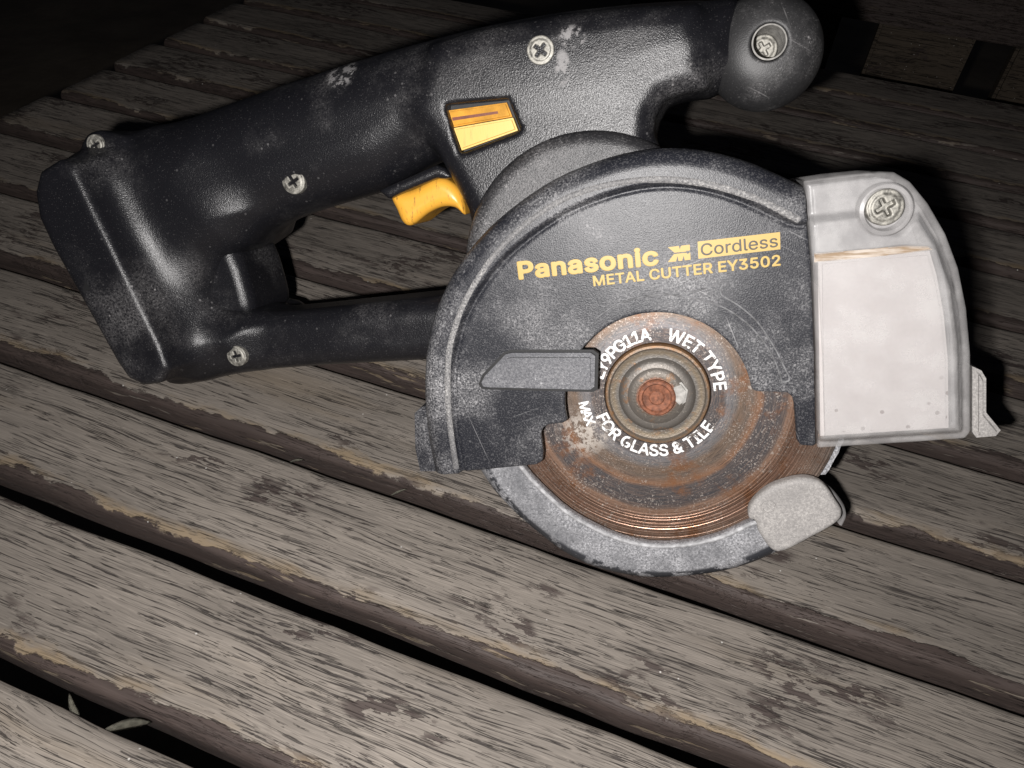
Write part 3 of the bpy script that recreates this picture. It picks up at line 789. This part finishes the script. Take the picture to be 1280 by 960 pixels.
# embossed turning arrow
for pts in ([(855, 367), (880, 361), (903, 354), (900, 362), (903, 370)], [(903, 370), (925, 383), (948, 404), (968, 434), (980, 458), (987, 474), (978, 478)],
            [(978, 478), (968, 450), (950, 421), (925, 397), (895, 380), (860, 371), (825, 368), (790, 374), (765, 384), (745, 398)]):
    ridge('arrow_emboss', spline(PP(pts, 0), 8, closed=False), .6, .32, 0, M['emboss'], cover)
# printed lettering
gz = .06
def cap_mm(px, py, n): return abs(P(px, py - n)[1] - P(px, py)[1])
text_on('Panasonic', P(648.5, 350), P(824, 331.5), cap_mm(700, 345, 23.5), gz, M['gold'], cover, bold=.036, track=.022)
text_on('METAL CUTTER EY3502', P(742, 358), P(976, 332), cap_mm(850, 350, 13.6), gz, M['gold'], cover, bold=.022, track=.01)
panel = PP([(872, 302), (975, 290), (975.5, 311.5), (873, 323.5)], 0)
prism('print_panel', panel, -.2, gz, M['gold'], cover)
text_on('Cordless', P(876.5, 319.8), P(972.5, 308.5), cap_mm(920, 315, 15.0), gz + .05, M['print_dark'], cover, bold=.006)
L = lambda q: P(820 + q[0] / 7.11, 270 + q[1] / 7.11)
for poly in ([(105, 277), (203, 266), (212, 296), (222, 264), (300, 254), (303, 303), (280, 312), (276, 300), (268, 316), (165, 326)],
             [(105, 410), (160, 338), (268, 326), (280, 338), (304, 322), (308, 388), (256, 394), (246, 354), (232, 398), (200, 400), (192, 356), (178, 404)]):
    prism('logo', [L(q) for q in poly], -.2, gz, M['gold'], cover)

# --- blade, flange and nut
WB = -10.3
blade = part(lathe('blade', [(0, -13.5), (55, -13.5), (55.1, -13.2), (55.1, -11.6), (49, -11.3), (28, -11.2), (25.5, -10.7), (23.5, WB), (16.2, WB), (16.0, WB - .6), (15.9, -13.4)], (0, 0), M['blade'], None, 180))
lathe('flange', [(0, -14), (15.8, -14), (15.8, -9.6), (15.4, -8.9), (14.7, -8.8), (14.2, -9.4), (12.8, -9.7), (11.6, -9.6), (11.0, -8.8), (10.2, -8.2), (8.8, -8.0), (8.2, -7.4), (7.2, -7.1), (6.0, -7.0), (0, -7.0)], (0, 0), M['flange'], blade, 120)
lathe('bolt', [(5.6, -7.2), (5.6, -6.0), (5.2, -5.5), (4.5, -5.4), (4.1, -6.0), (2.4, -6.4), (2.0, -6.0), (.8, -5.9), (0, -6.0)], (0, 0), M['rust'], blade, 64)
hl = PP([(840, 482), (852, 478), (860, 488), (857, 503), (849, 509), (838, 498)], -7)
prism('flange_highlight', hl, -9, -6.7, M['pale_grey'], blade, .6)  # pale raised patch painting the highlight at the right of the flange
tw = WB + .08
text_arc('EY9PG11A', 17.0, 164, 96, 3.6, tw, M['white'], blade, bold=.022)
text_arc('WET TYPE', 17.0, 80, 3, 3.6, tw, M['white'], blade, bold=.022)
text_arc('FOR GLASS & TILE', 20.2, 201, 330, 3.6, tw, M['white'], blade, inward=True, bold=.022)
text_arc('MAX', 24.2, 187, 206, 3.0, -10.18, M['white'], blade, inward=True, bold=.022)

# --- lower guard: crescent with outer wall, back plate, chalky tab
g_out = [(597, 583), (612, 606), (625, 622), (650, 647), (685, 676), (715, 696), (750, 711), (800, 721), (850, 721), (900, 715), (940, 704), (972, 690)]
g_in = [(944, 652), (938, 651), (900, 668), (860, 677), (820, 679), (780, 672), (740, 655), (710, 637), (685, 615), (665, 595), (652, 578)]
go = spline(PP(g_out, -9), 6, closed=False); gi = spline(PP(g_in, -5.5), 6, closed=False)
gp = [tuple(p) for p in go] + [tuple(p) for p in gi]
lo, hi = bounds(gp, 2, -22, -2)
Gg = Grid(lo, hi, .5); d2 = Gg.poly(gp)
X = Gg.U.ravel(); Y = Gg.V.ravel()
def pdist(arc, X, Y):
    d = np.full(X.shape, 1e9, np.float32)
    for i in range(len(arc) - 1):
        a, b = arc[i], arc[i + 1]; e = b - a; t = np.clip(((X - a[0]) * e[0] + (Y - a[1]) * e[1]) / (e @ e), 0, 1)
        d = np.minimum(d, (X - a[0] - t * e[0]) ** 2 + (Y - a[1] - t * e[1]) ** 2)
    return np.sqrt(d)
do = pdist(go, X, Y).reshape(Gg.U.shape); di = pdist(gi, X, Y).reshape(Gg.U.shape)
topg = -5.2 - 4.2 * (1 - np.clip(do / 5.0, 0, 1)) ** 2.2
topg = topg + .5 * np.exp(-((di - .7) / .5) ** 2)
Fg = smax(d2[:, :, None] + 0 * Gg.W, np.maximum((Gg.W - topg[:, :, None]) * .8, -(Gg.W + 15)), .8)
Fg = np.maximum(Fg, -np.maximum((-do + 2)[:, :, None], np.abs(Gg.W + 11.0) - 2.9))
guard = part(link('lower_guard', Gg.mesh('lower_guard', Fg), M['guard']))
ridge('guard_lip', np.array([p * (1 + .9 / np.linalg.norm(p)) for p in gi[3:]]), 1.4, .5, -5.0, M['lip'], guard)
bk = [(57.5 * math.cos(math.radians(a)), 57.5 * math.sin(math.radians(a))) for a in range(-28, 4, 2)] + [(30, 4), (30, -28)]
prism('guard_back', bk, -15.6, -14.0, M['guard'], guard, .5)
tab = spline(PP([(936, 648), (938, 632), (958, 612), (985, 601), (1010, 598), (1030, 606), (1045, 626), (1053, 641), (1046, 654), (1015, 672), (972, 691), (950, 668), (944, 652)], -4), 4)
lo, hi = bounds(tab, 2, -12, -1)
Gt = Grid(lo, hi, .45)
tb = link('guard_tab', Gt.mesh('guard_tab', Gt.ext(Gt.poly(tab), -8.5, -3.6, 1.6)), M['frost'], guard)
rim = spline(PP([(1028, 606), (1044, 622), (1055, 640), (1050, 655)], -11), 6, closed=False)
ridge('guard_rim', rim, 1.6, 3.0, -13, M['shell'], guard)
c1 = P(961, 634, -3.5)
lathe('moulded_ring', [(2.3, -3.9), (2.1, -3.35), (1.7, -3.35), (1.5, -3.9)], c1, M['frost'], tb, 32)

# --- dust box
box_o = [(1004, 226), (1050, 219), (1100, 214), (1118, 215), (1138, 227), (1160, 254), (1182, 292), (1198, 335), (1208, 385), (1213, 440), (1213, 540), (1206, 548), (1150, 552), (1022, 560), (1018, 440), (1012, 330)]
bo = PP(box_o, -2)
lo, hi = bounds(bo, 2, -34, 4)
Gx = Grid(lo, hi, .55); d2 = Gx.poly(bo)
shelf = Gx.poly(PP([(1010, 276), (1075, 268), (1092, 290), (1125, 292), (1140, 275), (1150, 270), (1175, 310), (1192, 360), (1201, 430), (1203, 541), (1020, 553)], 2))
topx = np.where(shelf < 0, 2.2, -.8) 
topx = -.8 + 3.0 * np.clip(.5 - shelf / 2.0, 0, 1)
Fx = smax(d2[:, :, None] + 0 * Gx.W, np.maximum((Gx.W - topx[:, :, None]) * .8, -(Gx.W + 30)), 1.6)
inn = np.maximum(np.maximum((d2 + 1.8)[:, :, None], (Gx.W - topx[:, :, None] + 1.8)), -(Gx.W + 28))
Fx = np.maximum(Fx, -inn)
dbox = part(link('dust_box', Gx.mesh('dust_box', Fx), M['shell']))
liner = PP([(1023, 326), (1090, 320), (1163, 314), (1172, 345), (1181, 395), (1186, 450), (1187, 536), (1026, 546)], -.6)
prism('liner', liner, -24, -.4, M['liner'], dbox, 1.0)
upper = PP([(1012, 232), (1098, 222), (1115, 224), (1130, 236), (1150, 262), (1172, 300), (1186, 345), (1196, 420), (1200, 535), (1189, 537), (1186, 420), (1170, 318), (1150, 308), (1018, 322)], -5)
prism('inner_wall', upper, -24, -7.5, M['inner'], dbox, 1.0)
strip = PP([(1018, 317), (1090, 311), (1130, 307), (1160, 308), (1166, 312), (1130, 317), (1090, 321), (1018, 328)], 2)
prism('dirt_line', strip, 1.2, 2.35, M['grime'], dbox, .3)
ear = PP([(1211, 455), (1222, 460), (1228, 470), (1228, 512), (1246, 534), (1240, 541), (1216, 543), (1211, 536)], -12)
prism('latch', ear, -26, -8, M['frost'], dbox, 1.5, 3)
kc = P(1106, 262, 1)
lathe('knob', [(6.9, -2), (6.9, 1.4), (6.4, 2.3), (5.4, 2.6), (5.0, 1.4), (4.9, -.6), (0, -.6)], kc, M['shell'], dbox, 64)
o = link('screw', sm, M['screw'], dbox); kc2 = P(1106, 259, 1.5); o.location = (kc2[0] * .001, kc2[1] * .001, .0012); o.scale = (1.12, 1.12, 1.4)

# ------------------------------------------------------------------ dry leaves caught in the gaps
def leaf(p0, ang, length, width, curl, label, pitch=0.0):
    n = 12; bm = bmesh.new(); rows = []
    for i in range(n + 1):
        s = i / n; hw = width * math.sin(math.pi * min(1, s * .93 + .05)) ** .8 / 2
        x = length * s; z = curl * length * (s ** 2) ; y = .12 * length * math.sin(s * 2.4)
        rows.append([bm.verts.new((x, y + k * hw, z + abs(k) * hw * .5)) for k in (-1, -.5, 0, .5, 1)])
    for a, b in zip(rows, rows[1:]):
        for k in range(4): f = bm.faces.new((a[k], b[k], b[k + 1], a[k + 1])); f.smooth = True
    g = bmesh.ops.solidify(bm, geom=bm.faces[:], thickness=.00025)
    me = bpy.data.meshes.new('dry_leaf'); bm.to_mesh(me); bm.free()
    o = link('dry_leaf', me, M['leaf']); o.location = p0; o.rotation_euler = (0, pitch, ang)
    o['label'] = label; o['category'] = 'leaf'; o['group'] = 'dry leaf scraps in the gaps'
    return o
def on_table(px, py, z=0.0):
    d = ray(px, py); t = (z - CAM_H) / d.z; return CAMPOS + d * t
leaf(on_table(128, 914, -.005), math.radians(2), .014, .0032, .30, 'curled dry leaf sticking out of the widest gap between slats')
leaf(on_table(102, 905, -.008), math.radians(115), .009, .002, .5, 'thin leaf sliver beside the curled leaf in the widest gap', -.5)
leaf(on_table(362, 578, -.0015), math.radians(10), .005, .0012, .1, 'tiny leaf tip in the gap below the battery base')
leaf(on_table(488, 620, -.0015), math.radians(20), .006, .0012, .25, 'tiny leaf tip in the gap below the cover foot')
